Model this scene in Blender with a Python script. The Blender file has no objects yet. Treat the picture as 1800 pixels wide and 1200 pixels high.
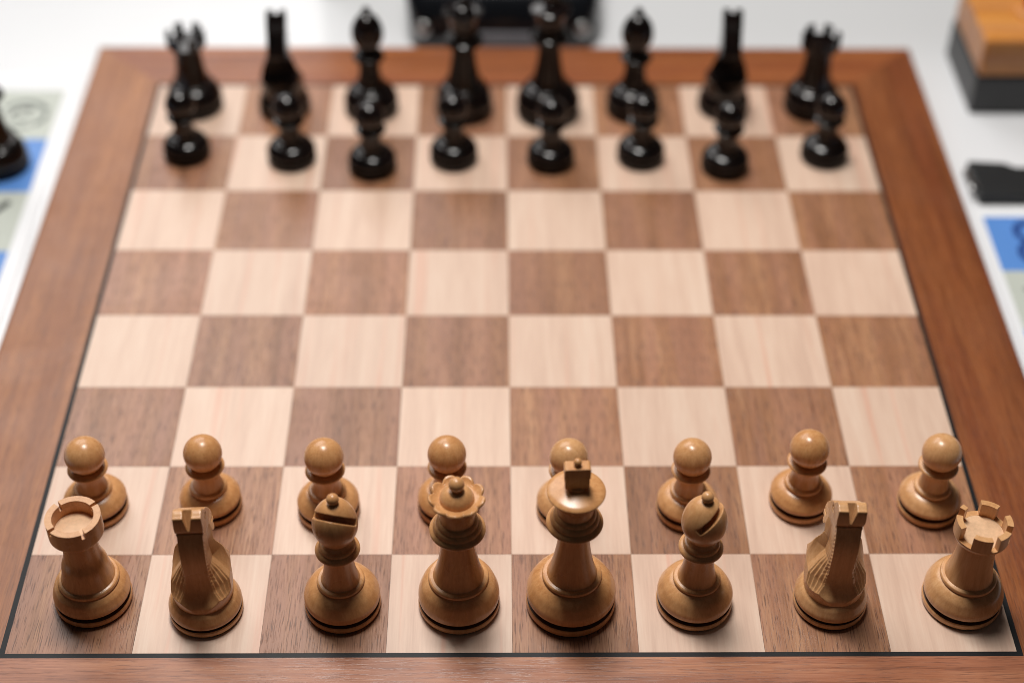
import bpy, bmesh, math, random
import numpy as np
from math import radians, sin, cos, pi
random.seed(4)
scene = bpy.context.scene
C = scene.collection

# ------------------------------------------------------------------ camera
cam_d = bpy.data.cameras.new('camera')
cam = bpy.data.objects.new('camera', cam_d)
C.objects.link(cam)
cam.location = (-0.00855, -0.41552, 0.56600)
cam.rotation_euler = (0.826846, -0.008215, -0.008809)
cam_d.sensor_width = 36
cam_d.lens = 55.75
cam_d.clip_start = 0.01
cam_d.clip_end = 50
cam_d.dof.use_dof = True
cam_d.dof.focus_distance = 0.69
cam_d.dof.aperture_fstop = 3.3
scene.camera = cam

# ------------------------------------------------------------------ world
w = bpy.data.worlds.new('World')
scene.world = w
w.use_nodes = True
bg = w.node_tree.nodes['Background']
bg.inputs[0].default_value = (1.0, 0.97, 0.93, 1)
bg.inputs[1].default_value = 0.024


# ------------------------------------------------------------------ room lamps
def area(name, loc, target, sx, sy, watt, col):
    d = bpy.data.lights.new(name, 'AREA')
    d.shape = 'RECTANGLE'
    d.size = sx
    d.size_y = sy
    d.energy = watt
    d.color = col
    o = bpy.data.objects.new(name, d)
    C.objects.link(o)
    o.location = loc
    from mathutils import Vector
    v = Vector(target) - Vector(loc)
    o.rotation_euler = v.to_track_quat('-Z', 'Y').to_euler()
    return o


area('ceiling_lamp', (-0.08, 0.40, 1.38), (0, 0.26, 0), 0.24, 0.44, 18.5, (1.0, 0.97, 0.925))
area('window_light', (-0.95, 2.2, 2.0), (0, 0.2, 0), 1.9, 1.5, 36, (1.0, 0.985, 0.97))

scene.view_settings.view_transform = 'Standard'
scene.view_settings.look = 'None'
scene.view_settings.exposure = 0.05
scene.view_settings.gamma = 1.0
scene.cycles.filter_width = 0.9


# ------------------------------------------------------------------ materials
def srgb(r, g, b):
    f = lambda c: c / 12.92 if c <= 0.04045 else ((c + 0.055) / 1.055) ** 2.4
    return (f(r / 255), f(g / 255), f(b / 255), 1)


class NT:
    def __init__(s, name):
        s.m = bpy.data.materials.new(name)
        s.m.use_nodes = True
        s.t = s.m.node_tree
        s.b = s.t.nodes['Principled BSDF']

    def n(s, typ, **kw):
        nd = s.t.nodes.new(typ)
        for k, v in kw.items():
            setattr(nd, k, v)
        return nd

    def l(s, a, b):
        s.t.links.new(a, b)

    def math(s, op, a, b=None, clamp=False):
        nd = s.n('ShaderNodeMath', operation=op, use_clamp=clamp)
        for i, v in enumerate((a, b)):
            if v is None:
                continue
            if isinstance(v, (int, float)):
                nd.inputs[i].default_value = v
            else:
                s.l(v, nd.inputs[i])
        return nd.outputs[0]

    def mix(s, fac, a, b, mode='MIX'):
        nd = s.n('ShaderNodeMix', data_type='RGBA', blend_type=mode)
        for k, v in ((0, fac), (6, a), (7, b)):
            if isinstance(v, (int, float)):
                nd.inputs[k].default_value = v
            elif isinstance(v, tuple):
                nd.inputs[k].default_value = v
            else:
                s.l(v, nd.inputs[k])
        return nd.outputs[2]

    def ramp(s, fac, *stops):
        nd = s.n('ShaderNodeValToRGB')
        e = nd.color_ramp.elements
        while len(e) < len(stops):
            e.new(0.5)
        for i, (p, c) in enumerate(stops):
            e[i].position = p
            e[i].color = c
        s.l(fac, nd.inputs[0])
        return nd.outputs[0]

    def noise(s, vec, scale, detail=4, rough=0.55, dist=0.0):
        nd = s.n('ShaderNodeTexNoise')
        nd.inputs['Scale'].default_value = scale
        nd.inputs['Detail'].default_value = detail
        nd.inputs['Roughness'].default_value = rough
        nd.inputs['Distortion'].default_value = dist
        s.l(vec, nd.inputs['Vector'])
        return nd.outputs['Fac']

    def coords(s, scale, swap=False):
        """object coordinates, shifted by a per-object random, stretched"""
        tc = s.n('ShaderNodeTexCoord')
        oi = s.n('ShaderNodeObjectInfo')
        off = s.n('ShaderNodeVectorMath', operation='MULTIPLY_ADD')
        comb = s.n('ShaderNodeCombineXYZ')
        s.l(oi.outputs['Random'], comb.inputs[0])
        r2 = s.math('MULTIPLY', oi.outputs['Random'], 7.13)
        s.l(r2, comb.inputs[1])
        r3 = s.math('MULTIPLY', oi.outputs['Random'], 3.7)
        s.l(r3, comb.inputs[2])
        s.l(comb.outputs[0], off.inputs[0])
        off.inputs[1].default_value = (3, 3, 3)
        s.l(tc.outputs['Object'], off.inputs[2])
        mp = s.n('ShaderNodeMapping')
        mp.inputs['Scale'].default_value = scale
        s.l(off.outputs[0], mp.inputs['Vector'])
        s.oi = oi
        return mp.outputs[0]

    def bump(s, h, strength, dist):
        nd = s.n('ShaderNodeBump')
        nd.inputs['Strength'].default_value = strength
        nd.inputs['Distance'].default_value = dist
        s.l(h, nd.inputs['Height'])
        s.l(nd.outputs[0], s.b.inputs['Normal'])

    def set(s, **kw):
        for k, v in kw.items():
            k = k.replace('_', ' ')
            if isinstance(v, (int, float, tuple)):
                s.b.inputs[k].default_value = v
            else:
                s.l(v, s.b.inputs[k])
        return s.m


def walnut(name, dark, mid, light, porecol, along, pore=0.75, rough=0.33, tint=srgb(172, 122, 100)):
    """along: 'x' or 'y' = the direction of the grain"""
    s = NT(name)
    sc = lambda a, c: (c, a, a) if along == 'x' else (a, c, a)
    broad = s.noise(s.coords(sc(70, 5)), 1.0, 3, 0.5, 0.6)
    band = s.noise(s.coords(sc(330, 9)), 1.0, 4, 0.6, 0.3)
    fine = s.noise(s.coords(sc(1700, 48)), 1.0, 4, 0.65)
    pores = s.noise(s.coords(sc(2300, 105)), 1.0, 2, 0.5)
    smear = s.noise(s.coords((22, 22, 22)), 1.0, 4, 0.6, 0.8)
    m1 = s.math('ADD', s.math('MULTIPLY', broad, 0.55), s.math('MULTIPLY', band, 0.45))
    m1 = s.math('ADD', m1, s.math('MULTIPLY', s.math('SUBTRACT', fine, 0.5), 0.5))
    col = s.ramp(m1, (0.30, dark), (0.5, mid), (0.68, light))
    tone = s.noise(s.coords(sc(85, 4)), 1.0, 2, 0.5, 0.4)
    tr = s.n('ShaderNodeMapRange')
    tr.inputs[1].default_value = 0.45
    tr.inputs[2].default_value = 0.62
    s.l(tone, tr.inputs[0])
    col = s.mix(s.math('MULTIPLY', tr.outputs[0], 0.55), col, s.mix(0.75, col, tint))
    pf = s.n('ShaderNodeMapRange')
    pf.inputs[1].default_value = 0.55
    pf.inputs[2].default_value = 0.66
    s.l(pores, pf.inputs[0])
    pm = s.math('MULTIPLY', pf.outputs[0], pore)
    col = s.mix(pm, col, porecol)
    hue = s.n('ShaderNodeHueSaturation')
    s.l(col, hue.inputs['Color'])
    v = s.n('ShaderNodeMapRange')
    v.inputs[3].default_value = 0.86
    v.inputs[4].default_value = 1.12
    s.l(s.oi.outputs['Random'], v.inputs[0])
    s.l(v.outputs[0], hue.inputs['Value'])
    rg = s.n('ShaderNodeMapRange')
    rg.inputs[1].default_value = 0.3
    rg.inputs[2].default_value = 0.7
    rg.inputs[3].default_value = rough - 0.08
    rg.inputs[4].default_value = rough + 0.12
    s.l(s.math('ADD', s.math('MULTIPLY', fine, 0.4), s.math('MULTIPLY', smear, 0.6)), rg.inputs[0])
    s.bump(s.math('SUBTRACT', s.math('MULTIPLY', fine, 0.3), pm), 0.35, 0.00012)
    return s.set(Base_Color=hue.outputs[0], Roughness=rg.outputs[0], Specular_IOR_Level=0.5)


def maple(name):
    s = NT(name)
    band = s.noise(s.coords((120, 7, 120)), 1.0, 4, 0.6, 0.5)
    fine = s.noise(s.coords((1100, 50, 900)), 1.0, 3, 0.6)
    m = s.math('ADD', s.math('MULTIPLY', band, 0.65), s.math('MULTIPLY', fine, 0.35))
    col = s.ramp(m, (0.30, srgb(199, 166, 146)), (0.5, srgb(214, 183, 162)), (0.68, srgb(222, 196, 176)))
    # pinkish growth lines
    ln = s.noise(s.coords((210, 5, 200)), 1.0, 2, 0.4)
    lr = s.n('ShaderNodeMapRange')
    lr.inputs[1].default_value = 0.60
    lr.inputs[2].default_value = 0.72
    s.l(ln, lr.inputs[0])
    col = s.mix(s.math('MULTIPLY', lr.outputs[0], 0.38), col, srgb(214, 150, 124))
    hue = s.n('ShaderNodeHueSaturation')
    s.l(col, hue.inputs['Color'])
    v = s.n('ShaderNodeMapRange')
    v.inputs[3].default_value = 0.95
    v.inputs[4].default_value = 1.04
    s.l(s.oi.outputs['Random'], v.inputs[0])
    s.l(v.outputs[0], hue.inputs['Value'])
    s.bump(fine, 0.2, 0.00008)
    return s.set(Base_Color=hue.outputs[0], Roughness=0.36, Specular_IOR_Level=0.5)


def boxwood(name):
    s = NT(name)
    at = s.n('ShaderNodeAttribute', attribute_type='OBJECT', attribute_name='tint')
    grain = s.noise(s.coords((420, 420, 26)), 1.0, 4, 0.6, 0.3)
    fine = s.noise(s.coords((1500, 1500, 80)), 1.0, 3, 0.6)
    cloud = s.noise(s.coords((60, 60, 40)), 1.0, 3, 0.5)
    m = s.math('ADD', s.math('MULTIPLY', grain, 0.5), s.math('MULTIPLY', cloud, 0.2))
    m = s.math('ADD', m, s.math('MULTIPLY', fine, 0.3))
    a = s.ramp(m, (0.34, srgb(180, 120, 71)), (0.5, srgb(198, 139, 86)), (0.66, srgb(212, 156, 102)))
    b = s.ramp(m, (0.34, srgb(192, 142, 96)), (0.5, srgb(209, 160, 112)), (0.66, srgb(221, 176, 130)))
    col = s.mix(at.outputs['Fac'], a, b)
    s.bump(fine, 0.12, 0.0001)
    rg = s.n('ShaderNodeMapRange')
    rg.inputs[3].default_value = 0.20
    rg.inputs[4].default_value = 0.36
    s.l(cloud, rg.inputs[0])
    return s.set(Base_Color=col, Roughness=rg.outputs[0], Specular_IOR_Level=0.5)


def ebony(name):
    s = NT(name)
    g = s.noise(s.coords((300, 300, 25)), 1.0, 4, 0.6)
    col = s.ramp(g, (0.35, (0.002, 0.0017, 0.0017, 1)), (0.7, (0.012, 0.006, 0.005, 1)))
    return s.set(Base_Color=col, Roughness=0.17, Specular_IOR_Level=0.5)


def plain(name, col, rough=0.5, metal=0.0, var=0.06, scale=60, spec=0.5):
    s = NT(name)
    g = s.noise(s.coords((scale, scale, scale)), 1.0, 4, 0.6)
    lo = tuple(c * (1 - var) for c in col[:3]) + (1,)
    hi = tuple(min(1, c * (1 + var)) for c in col[:3]) + (1,)
    c = s.ramp(g, (0.3, lo), (0.7, hi))
    return s.set(Base_Color=c, Roughness=rough, Metallic=metal, Specular_IOR_Level=spec)


M = {}
wd = (srgb(128, 86, 58), srgb(157, 109, 78), srgb(182, 134, 98), srgb(82, 48, 32))
M['walnut_square'] = walnut('walnut_square', *wd, 'y', 0.75)
fd = (srgb(104, 56, 30), srgb(142, 82, 46), srgb(170, 106, 62), srgb(84, 42, 24))
M['rail_y'] = walnut('walnut_rail_lengthwise', *fd, 'y', 0.5, 0.32, srgb(128, 64, 38))
M['rail_near'] = walnut('walnut_rail_near', srgb(118, 68, 44), srgb(156, 100, 70), srgb(180, 124, 90), srgb(90, 50, 34), 'x', 0.55, 0.32, srgb(146, 86, 62))
M['rail_left'] = walnut('walnut_rail_pale', srgb(110, 63, 34), srgb(147, 91, 52), srgb(173, 114, 68), srgb(92, 54, 30), 'y', 0.5, 0.38, srgb(138, 82, 46))
M['rail_x'] = walnut('walnut_rail_crosswise', *fd, 'x', 0.5, 0.32, srgb(128, 64, 38))
M['maple'] = maple('maple_square')
M['inlay'] = plain('black_inlay', (0.006, 0.006, 0.007, 1), 0.5, 0, 0.3, 900, 0.25)
M['core'] = plain('board_core', srgb(120, 84, 60), 0.6)
M['boxwood'] = boxwood('boxwood')
M['endgrain'] = plain('raw_end_grain', srgb(216, 176, 138), 0.5, 0, 0.10, 500)
M['groove_shade'] = plain('groove_shade_brown', srgb(92, 58, 34), 0.5, 0, 0.2, 700)  # shade under the dome's overhang, put into the pale pieces' groove colour
M['ebony'] = ebony('ebony')
M['felt'] = plain('felt', (0.006, 0.011, 0.009, 1), 0.95, 0, 0.3, 3000)
M['table'] = plain('white_tabletop', srgb(226, 227, 230), 0.22, 0, 0.012, 8)
M['vinyl'] = plain('white_vinyl', srgb(232, 233, 236), 0.4, 0, 0.01, 20)
M['blue'] = plain('blue_print', srgb(88, 138, 208), 0.45, 0, 0.04, 40)
M['grey'] = plain('grey_print', srgb(188, 193, 184), 0.45, 0, 0.03, 40)
M['navy'] = plain('navy_ink', srgb(22, 58, 128), 0.5)
M['ink'] = plain('black_ink', srgb(46, 48, 46), 0.5)
M['ink_grey'] = plain('grey_ink', srgb(104, 110, 105), 0.5)
M['black_gloss'] = plain('black_gloss_plastic', (0.006, 0.007, 0.009, 1), 0.16, 0, 0.1)
M['black_matt'] = plain('black_matt_plastic', (0.010, 0.011, 0.012, 1), 0.5, 0, 0.2)
M['charcoal'] = plain('charcoal_plastic', (0.030, 0.030, 0.031, 1), 0.42, 0, 0.1)
M['panel'] = plain('grey_panel', (0.16, 0.155, 0.17, 1), 0.3, 0, 0.1)
M['silver'] = plain('silver_metal', (0.5, 0.5, 0.5, 1), 0.3, 1.0, 0.04)
M['clockwood'] = walnut('honey_wood', srgb(176, 108, 46), srgb(200, 132, 62), srgb(214, 150, 80), srgb(150, 88, 40), 'x', 0.3, 0.3)
M['red'] = plain('red_button', srgb(150, 18, 22), 0.3)
M['sage'] = plain('grey_green_board', srgb(96, 106, 98), 0.6, 0, 0.05)


# ------------------------------------------------------------------ helpers
def mesh_obj(name, me, mat, parent=None, loc=None):
    o = bpy.data.objects.new(name, me)
    C.objects.link(o)
    if not me.materials:
        me.materials.append(M[mat])
    else:
        o.material_slots[0].link = 'OBJECT'
        o.material_slots[0].material = M[mat]
    if parent:
        o.parent = parent
    if loc:
        o.location = loc
    return o


def thing(name, loc, label, cat, group=None, rz=0.0):
    o = bpy.data.objects.new(name, None)
    C.objects.link(o)
    o.empty_display_size = 0.02
    o.location = loc
    o.rotation_euler = (0, 0, rz)
    o['label'] = label
    o['category'] = cat
    if group:
        o['group'] = group
    return o


def from_bm(bm, name, smooth=False):
    me = bpy.data.meshes.new(name)
    bmesh.ops.recalc_face_normals(bm, faces=bm.faces[:])
    bm.to_mesh(me)
    bm.free()
    if smooth:
        me.polygons.foreach_set('use_smooth', [True] * len(me.polygons))
    return me


def prism_mesh(name, poly, z0, z1, bevel=0.0, segs=2, smooth=False):
    """extrude a polygon (x, y) from z0 to z1; optional bevel of every edge"""
    bm = bmesh.new()
    a = [bm.verts.new((x, y, z0)) for x, y in poly]
    b = [bm.verts.new((x, y, z1)) for x, y in poly]
    n = len(poly)
    bm.faces.new(a[::-1])
    bm.faces.new(b)
    for i in range(n):
        bm.faces.new((a[i], a[(i + 1) % n], b[(i + 1) % n], b[i]))
    if bevel:
        bmesh.ops.bevel(bm, geom=bm.edges[:], offset=bevel, segments=segs, profile=0.6, affect='EDGES', clamp_overlap=True)
    me = from_bm(bm, name, smooth)
    return me


def rect(x0, x1, y0, y1):
    return [(x0, y0), (x1, y0), (x1, y1), (x0, y1)]


def crom(pts, n=5):
    """Catmull-Rom through (r, z) points"""
    P = [np.array(p, float) for p in pts]
    if len(P) < 3:
        return P
    P = [2 * P[0] - P[1]] + P + [2 * P[-1] - P[-2]]
    out = []
    for i in range(1, len(P) - 2):
        p0, p1, p2, p3 = P[i - 1:i + 3]
        for k in range(n):
            t = k / n
            out.append(0.5 * (2 * p1 + (p2 - p0) * t + (2 * p0 - 5 * p1 + 4 * p2 - p3) * t * t + (3 * p1 - p0 - 3 * p2 + p3) * t ** 3))
    out.append(P[-2])
    return out


SEG = 80


def lathe_mesh(name, profs, mod=None, seg=SEG):
    """profs: list of (r, z) polylines in mm, each smooth on its own, creased where they meet"""
    V, F = [], []
    for pr in profs:
        pr = crom(pr)
        base = len(V)
        for r, z in pr:
            r = max(r, 0.0001)
            for k in range(seg):
                a = 2 * pi * k / seg
                rr, zz = (r, z) if mod is None else mod(r, z, a)
                V.append((rr * cos(a) * 1e-3, rr * sin(a) * 1e-3, zz * 1e-3))
        for i in range(len(pr) - 1):
            for k in range(seg):
                k2 = (k + 1) % seg
                F.append((base + i * seg + k, base + i * seg + k2, base + (i + 1) * seg + k2, base + (i + 1) * seg + k))
    me = bpy.data.meshes.new(name)
    me.from_pydata(V, [], F)
    me.polygons.foreach_set('use_smooth', [True] * len(F))
    return me


def surface_nets(f, org, h, name):
    """f: 3-D array, negative inside; returns a smooth mesh (metres, input in mm)"""
    nx, ny, nz = f.shape
    ins = f < 0
    acc = np.zeros((nx - 1, ny - 1, nz - 1, 3))
    cnt = np.zeros((nx - 1, ny - 1, nz - 1))
    corners = [(i, j, k) for i in (0, 1) for j in (0, 1) for k in (0, 1)]
    sl = lambda c: (slice(c[0], nx - 1 + c[0]), slice(c[1], ny - 1 + c[1]), slice(c[2], nz - 1 + c[2]))
    for c in corners:
        for ax in range(3):
            if c[ax] == 1:
                continue
            d = list(c)
            d[ax] = 1
            fa, fb = f[sl(c)], f[sl(d)]
            cross = (fa < 0) != (fb < 0)
            t = np.where(cross, fa / np.where(cross, fa - fb, 1), 0)
            for k in range(3):
                acc[..., k] += np.where(cross, c[k] + (t if k == ax else 0), 0)
            cnt += cross
    act = cnt > 0
    idx = -np.ones(act.shape, int)
    idx[act] = np.arange(act.sum())
    pos = np.argwhere(act) + acc[act] / cnt[act][:, None]
    V = (np.array(org) + pos * h) * 1e-3
    F = []
    for ax in range(3):
        a = [slice(1, -1)] * 3
        a[ax] = slice(0, -1)
        b = [slice(1, -1)] * 3
        b[ax] = slice(1, None)
        ia, ib = ins[tuple(a)], ins[tuple(b)]
        for want in (True, False):
            q = np.argwhere((ia != ib) & (ia == want))
            if not len(q):
                continue
            q = q.copy()
            o1, o2 = (ax + 1) % 3, (ax + 2) % 3
            g = q.copy()
            for k in range(3):
                if k != ax:
                    g[:, k] += 1
            def cell(d1, d2):
                cc = g.copy()
                cc[:, o1] -= d1
                cc[:, o2] -= d2
                return idx[cc[:, 0], cc[:, 1], cc[:, 2]]
            quad = np.stack([cell(1, 1), cell(0, 1), cell(0, 0), cell(1, 0)], 1)
            if not want:
                quad = quad[:, ::-1]
            F.append(quad)
    F = np.concatenate(F)
    me = bpy.data.meshes.new(name)
    me.from_pydata(V.tolist(), [], F.tolist())
    me.polygons.foreach_set('use_smooth', [True] * len(F))
    return me


# ------------------------------------------------------------------ the table
TZ = -0.018
tb = mesh_obj('table_top', prism_mesh('table_top', rect(-0.95, 0.95, -0.055, 1.25), TZ - 0.03, TZ, 0.003), 'table')
tb['kind'] = 'structure'

# ------------------------------------------------------------------ the chessboard
SQ = 0.055
BX, BY0, BY1, LN = 0.2675, -0.047, 0.487, 0.0024
board = thing('chessboard', (0, 0.22, TZ), 'large wooden chessboard with brown border and thin black inlay line', 'chessboard')
OFF = -0.22


def bpart(name, me, mat, x=0, y=0, z=0):
    return mesh_obj(name, me, mat, board, (x, y + OFF, z - TZ))


bpart('core', prism_mesh('core', rect(-0.2655, 0.2655, BY0 + 0.0015, BY1 - 0.0015), TZ, -0.0012, 0.0), 'core')
g = 0.00006
sqm = [None, None]
for r in range(8):
    for f in range(8):
        dark = (r + f) % 2 == 0
        k = 0 if dark else 1
        if sqm[k] is None:
            sqm[k] = prism_mesh('square', rect(-SQ / 2 + g, SQ / 2 - g, -SQ / 2 + g, SQ / 2 - g), -0.0011, 0.0)
        o = mesh_obj('square', sqm[k], 'walnut_square' if dark else 'maple', board, ((f - 3.5) * SQ, (r + 0.5) * SQ + OFF, -TZ + random.uniform(-2, 2) * 1e-5))
e = 4 * SQ
zi = -0.00002
bpart('inlay_strip', prism_mesh('inlay_strip', [(-e - LN, -LN), (e + LN, -LN), (e, 0), (-e, 0)], -0.0011, zi), 'inlay')
bpart('inlay_strip', prism_mesh('inlay_strip', [(e + LN, -LN), (e + LN, 8 * SQ + LN), (e, 8 * SQ), (e, 0)], -0.0011, zi), 'inlay')
bpart('inlay_strip', prism_mesh('inlay_strip', [(e + LN, 8 * SQ + LN), (-e - LN, 8 * SQ + LN), (-e, 8 * SQ), (e, 8 * SQ)], -0.0011, zi), 'inlay')
bpart('inlay_strip', prism_mesh('inlay_strip', [(-e - LN, 8 * SQ + LN), (-e - LN, -LN), (-e, 0), (-e, 8 * SQ)], -0.0011, zi), 'inlay')


def rail(i0, i1, o1, o0, mat):
    """mitred border rail: inner edge i0-i1, outer edge o0-o1, rounded outer top edge"""
    bm = bmesh.new()
    lo = [bm.verts.new((*p, TZ + 0.0005)) for p in (i0, i1, o1, o0)]
    hi = [bm.verts.new((*p, 0.0)) for p in (i0, i1, o1, o0)]
    bm.faces.new(lo[::-1])
    bm.faces.new(hi)
    for k in range(4):
        bm.faces.new((lo[k], lo[(k + 1) % 4], hi[(k + 1) % 4], hi[k]))
    bm.edges.ensure_lookup_table()
    ed = [x for x in bm.edges if set(x.verts) == {hi[2], hi[3]}]
    bmesh.ops.bevel(bm, geom=ed, offset=0.0025, segments=4, profile=0.5, affect='EDGES')
    return bpart('border_rail', from_bm(bm, 'border_rail'), mat)


i_ = e + LN
yi0, yi1 = -LN, 8 * SQ + LN
rail((-i_, yi0), (i_, yi0), (BX, BY0), (-BX, BY0), 'rail_near')
rail((i_, yi0), (i_, yi1), (BX, BY1), (BX, BY0), 'rail_y')
rail((i_, yi1), (-i_, yi1), (-BX, BY1), (BX, BY1), 'rail_x')
rail((-i_, yi1), (-i_, yi0), (-BX, BY0), (-BX, BY1), 'rail_left')


# ------------------------------------------------------------------ chess piece meshes (mm)
def base_parts(R, top_r, top_z, g0=4.0, g1=6.7):
    lo, a, b, c, dm = base_prof(R, top_r, top_z, g0, g1)
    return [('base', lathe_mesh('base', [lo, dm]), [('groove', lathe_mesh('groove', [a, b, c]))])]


def base_prof(R, top_r, top_z, g0, g1):
    """foot ring, dark turned groove, swelling dome that runs up to (top_r, top_z)"""
    dz = top_z - g1
    lower = [(R - 1.2, 0.7), (R - 0.25, 1.1), (R, 2.2), (R - 0.02, g0 - 0.7), (R - 0.4, g0)]
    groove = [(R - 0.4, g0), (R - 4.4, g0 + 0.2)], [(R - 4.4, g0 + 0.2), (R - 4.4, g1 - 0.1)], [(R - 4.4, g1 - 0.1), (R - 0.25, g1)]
    k = (R - top_r)
    dm = [(R - 0.25, g1), (R - 0.12, g1 + 0.10 * dz), (R - 0.35, g1 + 0.28 * dz), (R - 0.16 * k - 0.3, g1 + 0.50 * dz),
          (R - 0.40 * k, g1 + 0.72 * dz), (R - 0.70 * k, g1 + 0.90 * dz), (top_r, top_z)]
    return [lower, *groove, dm]


def ball(r, zc, a0=-70, n=11):
    return [(r * cos(radians(a0 + (90 - a0) * k / n)), zc + r * sin(radians(a0 + (90 - a0) * k / n))) for k in range(n + 1)]


def felt(R):
    return lathe_mesh('felt_pad', [[(0, 0.05), (R - 0.9, 0.05)], [(R - 0.9, 0.05), (R - 0.6, 0.4), (R - 0.8, 0.85)], [(R - 0.8, 0.85), (0, 0.85)]])


PARTS = {}
PARTS['pawn'] = [
    ('felt_pad', felt(14.5), None),
    *base_parts(14.5, 8.3, 13.4),
    ('stem', lathe_mesh('stem', [[(8.3, 13.3), (8.8, 13.9), (8.7, 15.0), (8.2, 15.5)], [(8.2, 15.5), (7.1, 15.8)], [(7.1, 15.8), (6.5, 18.0), (6.0, 21), (6.1, 24.2), (6.9, 26.9)]]), None),
    ('collar', lathe_mesh('collar', [[(6.6, 26.6), (8.3, 26.9), (9.1, 27.7), (8.8, 28.6), (7.2, 29.2), (5.6, 29.4)]]), None),
    ('head', lathe_mesh('head', [ball(8.95, 36.4)]), None)]


def arc_block(a0, a1, r0, r1, z0, z1):
    n = max(3, int(abs(a1 - a0) / 5))
    poly = [(r1 * cos(radians(a0 + (a1 - a0) * k / n)) * 1e-3, r1 * sin(radians(a0 + (a1 - a0) * k / n)) * 1e-3) for k in range(n + 1)]
    poly += [(r0 * cos(radians(a1 + (a0 - a1) * k / n)) * 1e-3, r0 * sin(radians(a1 + (a0 - a1) * k / n)) * 1e-3) for k in range(n + 1)]
    bm = bmesh.new()
    a = [bm.verts.new((x, y, z0 * 1e-3)) for x, y in poly]
    b = [bm.verts.new((x, y, z1 * 1e-3)) for x, y in poly]
    m = len(poly)
    bm.faces.new(a[::-1])
    top = bm.faces.new(b)
    for i in range(m):
        bm.faces.new((a[i], a[(i + 1) % m], b[(i + 1) % m], b[i]))
    bm.edges.ensure_lookup_table()
    ed = [x for x in bm.edges if x.calc_face_angle(0) > 0.6]
    bmesh.ops.bevel(bm, geom=ed, offset=0.0003, segments=2, profile=0.5, affect='EDGES', clamp_overlap=True)
    return from_bm(bm, 'merlon')


def rook_parts(kind):
    if kind == 'slotted':
        R, ring, zr, st, zt, nb, top, fl = 17.0, 13.2, 14.6, 7.4, 43.0, 52.6, 55.6, 48.6
        cuts = [137, 42, -57, -135]
        gap = 9
        cuts = sorted(cuts)
        mer = [(cuts[i] + gap / 2, (cuts[(i + 1) % 4] + (360 if i == 3 else 0)) - gap / 2) for i in range(4)]
        r_out, r_in, sb = 11.7, 8.8, 11.9
    else:
        R, ring, zr, st, zt, nb, top, fl = 17.5, 12.1, 17.2, 7.7, 42.6, 47.0, 54.0, 46.95
        mer = [(45, 86), (-16, 16), (-69, -36), (-126, -85), (162, 202), (127, 140)] if kind == 'worn' else [(90 + 60 * k + 16, 90 + 60 * k + 44) for k in range(6)]
        r_out, r_in, sb = 11.9, 9.3, 10.8
    crown = [[(st, zt - 0.3), (st + 1.3, zt + 0.2), (r_out - 0.9, zt + 1.7), (r_out - 0.15, zt + 3.0)], [(r_out - 0.15, zt + 3.0), (r_out, zt + 3.6), (r_out, nb)],
             [(r_out, nb), (r_in, nb)]]
    if nb > fl + 0.5:
        crown += [[(r_in, nb), (r_in, fl)]]
    subs = [('crown_floor', lathe_mesh('crown_floor', [[(r_in - 0.02, fl - 0.3), (r_in - 0.02, fl)], [(r_in - 0.02, fl), (4, fl + 0.1), (0, fl + 0.1)]]))]
    subs += [('merlon', arc_block(a, b, r_in, r_out, nb - 0.05, top)) for a, b in mer]
    return [('felt_pad', felt(R), None),
            *base_parts(R, ring - 0.2, zr),
            ('stem', lathe_mesh('stem', [[(ring - 0.2, zr - 0.1), (ring + 0.2, zr + 0.7), (ring, zr + 1.8), (ring - 0.6, zr + 2.2)], [(ring - 0.6, zr + 2.2), (sb - 0.2, zr + 2.4)],
                                         [(sb - 0.2, zr + 2.4), (sb - 1.2, zr + 6.5), (sb - 2.1, zr + 12), (st + 0.5, zr + 18), (st, zt)]]), None),
            ('crown', lathe_mesh('crown', crown), subs)]


PARTS['rook'] = rook_parts('even')
PARTS['worn_rook'] = rook_parts('worn')
PARTS['slotted_rook'] = rook_parts('slotted')


# bishop: mitre with a real saw cut
def bishop_head():
    h = 0.33
    zs = np.array([44.5, 45.5, 47.5, 51, 54.5, 58.5, 62.5, 65.8, 67.6, 68.3])
    rs = np.array([5.4, 6.0, 7.6, 9.2, 9.75, 9.3, 7.9, 5.6, 3.0, 0.2])
    prof = crom(list(zip(rs, zs)), 12)
    pr = np.array(prof)
    x = np.arange(-11.5, 11.6, h)
    z = np.arange(43.5, 70, h)
    X, Y, Z = np.meshgrid(x, x, z, indexing='ij')
    rho = np.sqrt(X * X + Y * Y)
    # signed distance to the revolved profile
    R2 = np.linspace(0, 17, 240)
    RR, ZZ = np.meshgrid(R2, z, indexing='ij')
    d2 = np.full(RR.shape, 1e9)
    for a, b in zip(pr[:-1], pr[1:]):
        ab = b - a
        t = np.clip(((RR - a[0]) * ab[0] + (ZZ - a[1]) * ab[1]) / (ab @ ab), 0, 1)
        d2 = np.minimum(d2, (RR - a[0] - t * ab[0]) ** 2 + (ZZ - a[1] - t * ab[1]) ** 2)
    ri = np.interp(z, pr[:, 1], pr[:, 0], left=-1, right=-1)
    sd = np.sqrt(d2) * np.where(RR < ri[None, :], -1, 1)
    sd = np.maximum(sd, 44.5 - ZZ)
    fi = rho / (R2[1] - R2[0])
    i0 = np.clip(fi.astype(int), 0, 238)
    fr = fi - i0
    ki = np.broadcast_to(np.arange(len(z)), rho.shape)
    f = sd[i0, ki] * (1 - fr) + sd[i0 + 1, ki] * fr
    # the cut: opens towards -y, slants down and inwards
    sl = radians(48)
    ny, nz = sin(sl), cos(sl)
    dist = (Y * ny + (Z - 58.2) * nz)
    slab = np.abs(dist) - 1.4
    along = Y * cos(sl) - (Z - 58.2) * sin(sl)
    cut = np.maximum(slab, along - 1.2)
    f = np.maximum(f, -cut)
    return surface_nets(f, (x[0], x[0], z[0]), h, 'head')


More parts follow.
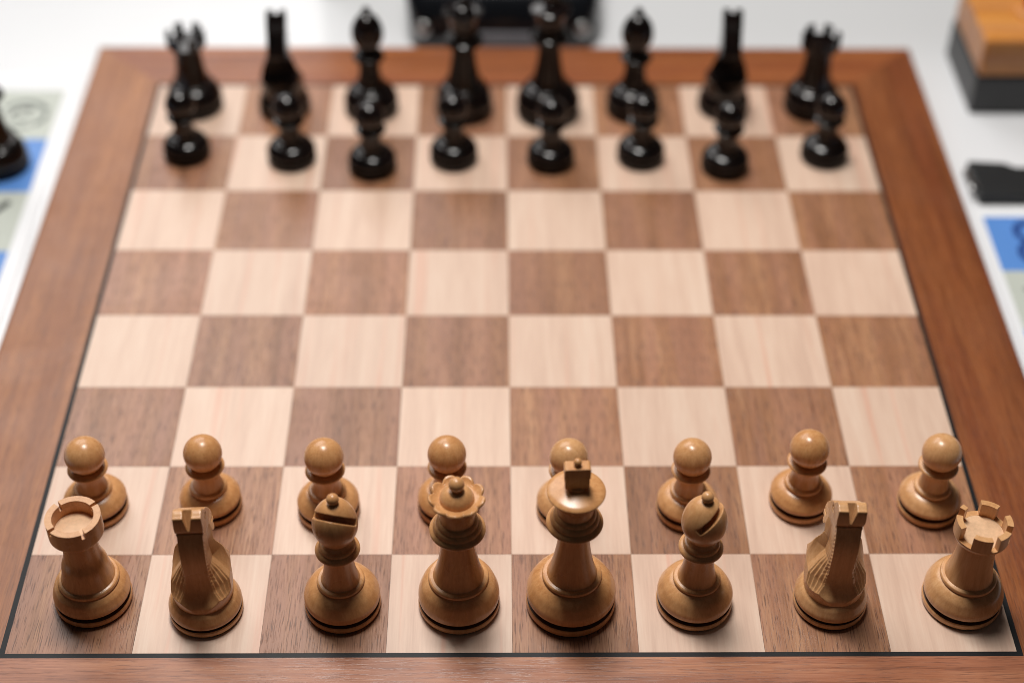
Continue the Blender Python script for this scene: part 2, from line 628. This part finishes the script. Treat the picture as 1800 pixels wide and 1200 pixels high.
PARTS['bishop'] = [
    ('felt_pad', felt(16.9), None),
    *base_parts(16.9, 10.0, 17.0),
    ('stem', lathe_mesh('stem', [[(10.0, 16.9), (10.5, 17.5), (10.3, 18.5), (9.7, 18.9)], [(9.7, 18.9), (8.6, 19.1)], [(8.6, 19.1), (7.8, 21.5), (6.9, 26), (6.4, 32), (6.5, 37.5)]]), None),
    ('collar', lathe_mesh('collar', [[(6.3, 37.2), (8.8, 37.4), (9.75, 38.3), (9.3, 39.6), (7.9, 40.4)], [(7.9, 40.4), (8.0, 41.2), (7.6, 42.2), (6.6, 42.7)], [(6.6, 42.7), (6.0, 43.6), (5.3, 45)]]), None),
    ('head', bishop_head(), [('finial', lathe_mesh('finial', [[(1.9, 67.4), (1.7, 68.2), (2.3, 68.7)], ball(2.65, 70.2, -50)]))])]


# queen: scalloped coronet
def scallop(r, z, a):
    if r > 9.0 and z > 66:
        k = min(1, (r - 9.0) / 2.5)
        c = abs(sin(4.5 * a))
        dip = (1 - c) ** 1.3
        return r - 1.7 * k * dip, z - 1.5 * k * dip
    return r, z


PARTS['queen'] = [
    ('felt_pad', felt(18.1), None),
    *base_parts(18.1, 12.8, 18.4),
    ('stem', lathe_mesh('stem', [[(12.8, 18.3), (13.3, 18.9), (13.1, 20.0), (12.4, 20.4)], [(12.4, 20.4), (11.2, 20.6)], [(11.2, 20.6), (10.0, 24.5), (8.7, 30.5), (7.6, 38), (7.0, 45), (7.1, 49.6)]]), None),
    ('collar', lathe_mesh('collar', [[(6.9, 49.2), (10.6, 49.4), (12.0, 50.4), (11.8, 51.6), (10.4, 52.6)], [(10.4, 52.6), (10.5, 53.4), (10.0, 54.6), (9.0, 55.2)], [(9.0, 55.2), (9.0, 56.0), (8.5, 57.0), (7.5, 57.6)]]), None),
    ('coronet', lathe_mesh('coronet', [[(7.5, 57.4), (7.5, 59.5), (8.0, 63), (9.2, 66.6), (11.0, 69.4), (12.0, 70.6)], [(12.0, 70.6), (12.2, 71.3), (11.7, 71.9), (10.9, 71.7)],
                                       [(10.9, 71.7), (9.6, 70.7), (8.4, 70.1), (7.4, 69.9)], [(7.4, 69.9), (7.2, 70.9), (6.4, 72.7), (4.8, 74.3), (2.8, 75.2), (1.6, 75.4)]], scallop, 144),
     [('finial', lathe_mesh('finial', [[(2.0, 75.2), (1.9, 75.9), (2.4, 76.3)], ball(3.35, 78.5, -48)]))])]


def cross_mesh():
    P = [(-2.6, 78.2), (-5.0, 78.6), (-5.2, 82.3), (-4.5, 83.0), (-4.6, 83.6), (-5.4, 84.1), (-5.5, 89.2), (-4.8, 89.9), (4.8, 89.9), (5.5, 89.2), (5.4, 84.1), (4.6, 83.6), (4.5, 83.0), (5.2, 82.3), (5.0, 78.6), (2.6, 78.2)]
    bm = bmesh.new()
    a = [bm.verts.new((x * 1e-3, -2.7e-3, z * 1e-3)) for x, z in P]
    b = [bm.verts.new((x * 1e-3, 2.7e-3, z * 1e-3)) for x, z in P]
    n = len(P)
    bm.faces.new(a)
    bm.faces.new(b[::-1])
    for i in range(n):
        bm.faces.new((a[i], b[i], b[(i + 1) % n], a[(i + 1) % n]))
    bmesh.ops.bevel(bm, geom=bm.edges[:], offset=0.00035, segments=2, profile=0.5, affect='EDGES', clamp_overlap=True)
    return from_bm(bm, 'cross')


PARTS['king'] = [
    ('felt_pad', felt(19.9), None),
    *base_parts(19.9, 12.6, 19.6, 4.7, 8.0),
    ('stem', lathe_mesh('stem', [[(12.6, 19.5), (13.1, 20.2), (12.9, 21.3), (12.2, 21.7)], [(12.2, 21.7), (11.0, 21.9)], [(11.0, 21.9), (9.8, 25.5), (8.4, 32), (7.2, 40), (6.5, 48), (6.6, 53.8)]]), None),
    ('collar', lathe_mesh('collar', [[(6.4, 53.4), (10.6, 53.6), (12.1, 54.6), (11.9, 55.9), (10.4, 57.0)], [(10.4, 57.0), (10.5, 57.9), (10.0, 59.1), (9.1, 59.8)], [(9.1, 59.8), (9.1, 60.6), (8.6, 61.6), (7.8, 62.2)]]), None),
    ('crown', lathe_mesh('crown', [[(7.8, 62.0), (7.9, 64.5), (8.5, 67.5), (9.8, 70.6), (11.6, 73.2)], [(11.6, 73.2), (12.3, 73.9), (12.3, 74.5), (11.6, 75.0)], [(11.6, 75.0), (10.4, 75.5), (8, 76.05), (5.5, 76.55), (3.7, 76.85)], [(3.7, 76.85), (3.4, 78.2), (0, 78.6)]]), None),
    ('cross', cross_mesh(), [('finial', lathe_mesh('finial', [[(1.2, 89.7), (1.0, 90.3), (1.3, 90.6)], ball(1.75, 91.7, -45)], None, 40))])]


# knight: a horse carved from a side silhouette and a width map (y forward)
def knight_body():
    h = 0.27
    sil = np.array([(-12.8, 13.0), (-12.5, 16.0), (-10.4, 19.5), (-8.6, 24), (-7.7, 30), (-8.0, 37), (-8.2, 43), (-7.4, 50), (-5.4, 57.4), (-5.9, 60), (-5.8, 66.8), (-4.4, 67.6), (-1.6, 68.2), (0.8, 66.6),
                    (3, 63.6), (8.5, 58.8), (14, 52.2), (16.4, 48.4), (16.2, 45.6), (14.2, 44.2), (12.6, 44.6), (11.4, 43.2), (9, 43.4), (7.4, 45.2), (6.0, 43.2), (5.8, 41),
                    (7.0, 36.5), (8.8, 31), (11.4, 25.5), (12.6, 20), (12.8, 13)])
    sil = np.array(crom(np.vstack([sil, sil[:1]]), 4))[:-1]
    x = np.arange(-14.5, 14.6, h)
    y = np.arange(-14.5, 18.6, h)
    z = np.arange(12.0, 70.0, h)
    YY, ZZ = np.meshgrid(y, z, indexing='ij')
    d2 = np.full(YY.shape, 1e9)
    inside = np.zeros(YY.shape, bool)
    n = len(sil)
    for i in range(n):
        a, b = sil[i], sil[(i + 1) % n]
        ab = b - a
        t = np.clip(((YY - a[0]) * ab[0] + (ZZ - a[1]) * ab[1]) / (ab @ ab), 0, 1)
        d2 = np.minimum(d2, (YY - a[0] - t * ab[0]) ** 2 + (ZZ - a[1] - t * ab[1]) ** 2)
        hit = ((a[1] > ZZ) != (b[1] > ZZ)) & (YY < (b[0] - a[0]) * (ZZ - a[1]) / (b[1] - a[1] + 1e-12) + a[0])
        inside ^= hit
    sd = np.sqrt(d2) * np.where(inside, -1, 1)
    yb = np.interp(ZZ, [13, 16, 19.5, 24, 30, 37, 43, 50, 57.4, 60, 68], [-12.8, -12.5, -10.4, -8.6, -7.7, -8.0, -8.2, -7.4, -5.4, -5.9, -5])
    u = YY - yb
    nst = np.interp(ZZ, [13, 16, 19, 23, 30, 45, 56, 58, 62, 68], [13, 11.5, 8.6, 6.3, 5.2, 5.3, 5.4, 5.9, 6.1, 5.9])
    wrear = np.interp(ZZ, [13, 19, 24, 35, 41, 50, 58, 68], [13.2, 13.1, 12.6, 6.2, 5.5, 5.4, 5.8, 5.7])
    wfront = np.interp(ZZ, [13, 20, 26, 34, 45, 50, 58, 68], [13.2, 13.1, 12.5, 10.6, 7.4, 6.4, 6.0, 5.7])
    yk = np.clip((YY - 2) / 5, 0, 1)
    wf = wrear + (wfront - wrear) * yk
    # stepped mane: nested ridges that run parallel to the back of the neck
    t = u / 6.2 * 4 - 0.3 + 0.1 * np.sin(ZZ * 0.31)
    st = (t + 0.24 * np.sin(2 * pi * t)) / 4
    st = np.clip(st, 0, 1)
    wid = nst + np.maximum(0, wf - nst) * st
    tooth = np.abs(((ZZ + 0.9 * u) / 2.3) % 1 - 0.5) * 2
    wid -= 0.22 * tooth * ((ZZ > 27) & (ZZ < 57) & (u < 2.6) & (u > 0.3))
    muz = np.interp(YY, [2, 8, 14, 17], [0, 0.2, 0.6, 1.1])
    wid -= muz * (ZZ > 42)
    X = x[:, None, None]
    f = np.maximum(sd[None], np.abs(X) - wid[None])
    rho = np.sqrt(X * X + YY[None] ** 2) - np.interp(ZZ, [13, 18, 24, 40], [12.9, 13.5, 14.2, 22])[None]
    f = np.maximum(f, rho)
    f = np.maximum(f, (13.0 - ZZ)[None])
    # V cut between the ears, line below them, eyes, mouth, nostrils
    ca, sa = cos(radians(58)), sin(radians(58))
    ty, tz = YY[None] + 6.4, ZZ[None] - 58.4
    al = ty * ca + tz * sa
    depth = ty * sa - tz * ca
    v = np.maximum(np.maximum((np.abs(X) - (0.15 + 0.15 * al) - 0.10 * np.clip(-depth, 0, 6)) * 0.9, depth), -al)
    f = np.maximum(f, -v)
    ln = np.maximum(np.abs(ZZ - 57.7) - 0.4, u - 0.9)[None]
    f = np.maximum(f, -np.broadcast_to(ln, f.shape))
    ey = np.sqrt((YY - 4.5) ** 2 + (ZZ - 58.2) ** 2)[None]
    f = np.maximum(f, -np.maximum(np.abs(ey - 1.3) - 0.35, 4.4 - np.abs(X)))
    mo = np.abs((ZZ - 46.2) + 0.25 * (YY - 14))
    f = np.maximum(f, -np.maximum(np.maximum(mo - 0.4, 10.5 - YY)[None], 3.0 - np.abs(X)))
    return surface_nets(f, (x[0], y[0], z[0]), h, 'body')


PARTS['knight'] = [
    ('felt_pad', felt(16.2), None),
    *base_parts(16.2, 11.5, 13.8, 3.9, 5.7),
    ('body', knight_body(), None)]


# ------------------------------------------------------------------ set out the pieces
def piece(kind, mesh_key, x, y, rz, mat, label, group, tint=0.5, z=0.0):
    t = thing(kind, (x, y, z), label, kind, group, rz)
    if kind == 'pawn':
        t.scale = (random.uniform(.985, 1.015),) * 2 + (random.uniform(.985, 1.02),)
    for nm, me, subs in PARTS[mesh_key]:
        o = mesh_obj(nm, me, 'felt' if nm == 'felt_pad' else mat, t)
        o['tint'] = tint
        for sn, sm in subs or []:
            c = mesh_obj(sn, sm, {'crown_floor': 'endgrain', 'groove': 'groove_shade'}.get(sn, mat) if mat == 'boxwood' else mat, o)
            c['tint'] = tint
    return t


WG, WP, BG, BP = 'pale back row pieces', 'pale pawns', 'black back row pieces', 'black pawns'
white = [
    ('rook', 'slotted_rook', -.1865, .0297, 0, 'honey coloured wooden rook with small slotted rim, near left corner of the board', .35),
    ('knight', 'knight', -.1355, .0235, 3, 'pale wooden knight facing away between slotted rook and bishop, near left', .45),
    ('bishop', 'bishop', -.0753, .0262, -14, 'pale wooden bishop with level slot facing viewer, beside the pale queen', .3),
    ('queen', 'queen', -.0236, .0268, 7, 'pale wooden queen with scalloped coronet, left of the pale king', .35),
    ('king', 'king', .0261, .0271, 3, 'pale wooden king with flared crown and blocky cross, tallest in the near row', .2),
    ('bishop', 'bishop', .0812, .0271, 72, 'pale wooden bishop with slanting slot turned right, beside the pale king', .45),
    ('knight', 'knight', .1419, .0269, -2, 'pale wooden knight facing away between bishop and worn rook, near right', .8),
    ('rook', 'worn_rook', .2012, .0280, 0, 'pale wooden rook with deep uneven battlements on the near right corner square', .7)]
for k, mk, x, y, a, lb, ti in white:
    piece(k, mk, x, y, radians(a), 'boxwood', lb, WG, ti)
wp = [(-.1950, .0836, 'pale pawn behind the slotted rook, leftmost of the pale pawns', .35), (-.1413, .0847, 'pale pawn behind the left pale knight', .2),
      (-.0857, .0818, 'pale pawn behind the bishop with the level slot', .35), (-.0296, .0838, 'pale pawn partly hidden behind the pale queen', .25),
      (.0262, .0817, 'pale pawn mostly hidden behind the pale king', .75), (.0827, .0815, 'pale pawn behind the bishop with the slanting slot', .5),
      (.1371, .0864, 'orange toned pawn behind the right pale knight', .25), (.1976, .0838, 'pale pawn behind the worn rook, rightmost of the pale pawns', .65)]
for i, (x, y, lb, ti) in enumerate(wp):
    piece('pawn', 'pawn', x, y, radians(37 * i), 'boxwood', lb, WP, ti)
black = [
    ('rook', 'rook', -.1945, .4165, 180, 'black rook on the far left corner square'), ('knight', 'knight', -.1384, .4141, 182, 'black knight facing viewer beside the far left black rook'),
    ('bishop', 'bishop', -.0843, .4140, 200, 'black bishop left of the black queen'), ('queen', 'queen', -.0265, .4128, 180, 'black queen in front of the black device, left of black king'),
    ('king', 'king', .0257, .4111, 180, 'black king in front of the black device, right of black queen'), ('bishop', 'bishop', .0788, .4137, 150, 'black bishop right of the black king'),
    ('knight', 'knight', .1358, .4165, 177, 'black knight facing viewer beside the far right black rook'), ('rook', 'rook', .1910, .4160, 180, 'black rook on the far right corner square')]
for k, mk, x, y, a, lb in black:
    piece(k, mk, x, y, radians(a), 'ebony', lb, BG)
bp = [(-.1924, .3655, 'black pawn in front of the far left black rook'), (-.1290, .3610, 'black pawn in front of the left black knight'), (-.0803, .3523, 'black pawn in front of the left black bishop'),
      (-.0320, .3615, 'black pawn in front of the black queen'), (.0260, .3588, 'black pawn in front of the black king'), (.0803, .3625, 'black pawn in front of the right black bishop'),
      (.1300, .3530, 'black pawn in front of the right black knight'), (.1912, .3640, 'black pawn in front of the far right black rook')]
for i, (x, y, lb) in enumerate(bp):
    piece('pawn', 'pawn', x, y, radians(51 * i), 'ebony', lb, BP)


# ------------------------------------------------------------------ printed mats beside the board
def mat_sheet(label, x0, x1, y0, y1, xs, ys, first_blue, group):
    t = thing('printed_mat', (x0, y0, TZ), label, 'mat', group)
    mesh_obj('sheet', prism_mesh('sheet', rect(0, x1 - x0, 0, y1 - y0), 0.0, 0.0012, 0.0003), 'vinyl', t)
    for i in range(len(xs) - 1):
        for j in range(len(ys) - 1):
            me = prism_mesh('printed_square', rect(min(xs[i], xs[i + 1]) - x0, max(xs[i], xs[i + 1]) - x0, ys[j + 1] - y0, ys[j] - y0), 0.0011, 0.0014)
            mesh_obj('printed_square', me, 'blue' if (i + j) % 2 == first_blue else 'grey', t)
    return t


def flat_print(poly, x0, y0, mat, t, name='printed_mark'):
    me = prism_mesh(name, [(x - x0, y - y0) for x, y in poly], 0.0013, 0.00155)
    return mesh_obj(name, me, mat, t)


MG = 'printed mats beside the board'
lx = [-.2875 - .0545 * k for k in range(4)]
ly = [.459, .4045, .350, .294, .239, .184, .129]
lm = mat_sheet('white mat with blue and grey squares left of the chessboard', -.50, -.2785, .08, .480, lx, ly, 1, MG)


def stroke(pts, w0, w1):
    P = [np.array(p, float) for p in pts]
    L, R_ = [], []
    for i, p in enumerate(P):
        d = P[min(i + 1, len(P) - 1)] - P[max(i - 1, 0)]
        d /= np.linalg.norm(d)
        nn = np.array((-d[1], d[0])) * (w0 + (w1 - w0) * i / (len(P) - 1)) / 2
        L.append(tuple(p + nn))
        R_.append(tuple(p - nn))
    return L + R_[::-1]


def ringpts(cx, cy, r, a0, a1, n=14):
    return [(cx + r * cos(radians(a0 + (a1 - a0) * k / n)), cy + r * sin(radians(a0 + (a1 - a0) * k / n))) for k in range(n + 1)]


ex, ey_ = -.309, .431
for a0, a1, r, wd_, mt in ((20, 150, .0145, .004, 'ink_grey'), (165, 300, .0145, .003, 'ink_grey'), (310, 370, .0145, .004, 'ink_grey'), (40, 200, .007, .004, 'ink'), (230, 330, .006, .003, 'ink_grey')):
    flat_print(stroke(ringpts(ex, ey_, r, a0, a1), wd_, wd_ * 0.6), -.50, .08, mt, lm)
flat_print(stroke([(-.2975, .3405), (-.302, .333), (-.307, .325), (-.313, .318)], .0045, .0035), -.50, .08, 'ink', lm)
flat_print(stroke([(-.3055, .328), (-.311, .333), (-.318, .337)], .004, .003), -.50, .08, 'ink', lm)

rx = [.2830, .333, .383, .433]
ry = [.327, .277, .227, .177, .127]
rm = mat_sheet('white mat with a blue numbered square right of the chessboard', .2775, .50, .06, .336, rx, ry, 0, MG)
for cy, r in ((.3125, .0088), (.2930, .0104)):
    flat_print(stroke(ringpts(.3085, cy, r, 0, 180, 16), .0042, .0042), .2775, .06, 'navy', rm, 'printed_numeral')
    flat_print(stroke(ringpts(.3085, cy, r, 180, 360, 16), .0042, .0042), .2775, .06, 'navy', rm, 'printed_numeral')
flat_print(stroke([(.2915, .2620), (.296, .2585), (.303, .2555), (.312, .254)], .0015, .007), .2775, .06, 'ink', rm)
flat_print(stroke([(.296, .259), (.300, .251), (.307, .243)], .004, .003), .2775, .06, 'ink', rm)

# a spare black piece standing on the left mat
piece('queen', 'queen', -.3105, .3765, 0.4, 'ebony', 'black piece standing on the mat left of the board, cut off by the edge', None, 0.5, TZ + 0.0015)


# ------------------------------------------------------------------ black device behind the board
def rrect(x0, x1, y0, y1, r, n=8):
    P = []
    for cx, cy, a in ((x1 - r, y0 + r, -90), (x1 - r, y1 - r, 0), (x0 + r, y1 - r, 90), (x0 + r, y0 + r, 180)):
        for k in range(n + 1):
            P.append((cx + r * cos(radians(a + 90 * k / n)), cy + r * sin(radians(a + 90 * k / n))))
    return P


def loft_mesh(name, loops, smooth=True):
    bm = bmesh.new()
    rows = [[bm.verts.new(p) for p in lp] for lp in loops]
    n = len(rows[0])
    for a, b in zip(rows[:-1], rows[1:]):
        for k in range(n):
            bm.faces.new((a[k], a[(k + 1) % n], b[(k + 1) % n], b[k]))
    bm.faces.new(rows[0][::-1])
    bm.faces.new(rows[-1])
    return from_bm(bm, name, smooth)


dv = thing('digital_clock', (-.002, .560, TZ), 'glossy black device with rounded corners standing behind the chessboard', 'device')
loops = []
for zz, gx, y0 in ((0.0, .0600, -.050), (.001, .0612, -.0512), (.003, .0618, -.0518), (.024, .0640, -.0500), (.034, .0652, -.0440), (.040, .0655, -.036), (.052, .0655, -.012), (.058, .0640, .006), (.060, .061, .012)):
    loops.append([(x, y, zz) for x, y in rrect(-gx, gx, y0, .050, .013)])
mesh_obj('casing', loft_mesh('casing', loops), 'black_gloss', dv)
bm = bmesh.new()
mesh_obj('display_strip', prism_mesh('display_strip', rrect(-.020, .024, -.0535, -.0505, .0012, 3), .006, .015, 0.0004), 'panel', dv)
foot = lathe_mesh('corner_disc', [[(0, 0), (5.2, 0)], [(5.2, 0), (5.6, 1.0), (5.0, 2.6), (3, 3.5), (0, 3.8)]], None, 40)  # small silver disc, one at each front corner of the casing
for sx in (-1, 1):
    o = mesh_obj('corner_disc', foot, 'silver', dv, (sx * .0535, -.0490, .017))
    o.rotation_euler = (radians(78), 0, radians(18 * sx))
mesh_obj('rocker', prism_mesh('rocker', rect(-.045, .045, .0, .03), .058, .070, 0.003, 3), 'black_matt', dv)

# grey green box, near edge in view, enlarged to shade the table
sl = thing('shade_box', (.118, .735, TZ), 'grey green box at the far edge behind the black device, enlarged for shade', 'box', None, radians(4))
mesh_obj('box_body', prism_mesh('box_body', rect(-.26, .36, -.135, .11), 0, .135, 0.004, 3), 'sage', sl)
mesh_obj('lid', prism_mesh('lid', rect(-.263, .363, -.138, .113), .1352, .165, 0.004, 3), 'sage', sl)

# ------------------------------------------------------------------ wooden box clock, far right
ck = thing('chess_clock', (.299, .436, TZ), 'honey wood and charcoal box with a red button, right of the far corner', 'clock')
mesh_obj('plinth', prism_mesh('plinth', rect(0, .20, 0, .072), 0, .0275, 0.0022, 3), 'charcoal', ck)
mesh_obj('wooden_case', prism_mesh('wooden_case', rect(.0006, .1994, .0006, .0714), .0276, .0545, 0.003, 3), 'clockwood', ck)
for bx in (.040, .160):
    rg_ = mesh_obj('button_ring', lathe_mesh('button_ring', [[(14, 0), (14, 1.5), (12.5, 3), (10.5, 3.2)], [(10.5, 3.2), (0, 3.2)]], None, 48), 'clockwood', ck, (bx, .036, .0544))
    mesh_obj('button', lathe_mesh('button', [[(8, 0), (8, 6), (7, 7.8), (3, 8.4), (0, 8.5)]], None, 48), 'red', rg_, (0, 0, .0031))

# ------------------------------------------------------------------ black case with metal end, right edge
pc = thing('black_case', (.284, .340, TZ), 'flat black case with a small metal fitting above the right mat', 'case')
mesh_obj('cover', prism_mesh('cover', [(.0, .0), (.16, .0), (.16, .0285), (.0275, .0285), (.0225, .0345), (0, .0365)], 0.0002, .0065, 0.001, 2), 'black_matt', pc)
mesh_obj('metal_end', prism_mesh('metal_end', rrect(-.0045, .0008, .004, .030, .002, 4), 0.0004, .005, 0.0006, 2), 'silver', pc)
mesh_obj('snap', lathe_mesh('snap', [[(3.2, 0), (3.2, 1.2), (2.2, 2.2), (0, 2.6)]], None, 32), 'silver', pc, (-.0022, .0105, .005))
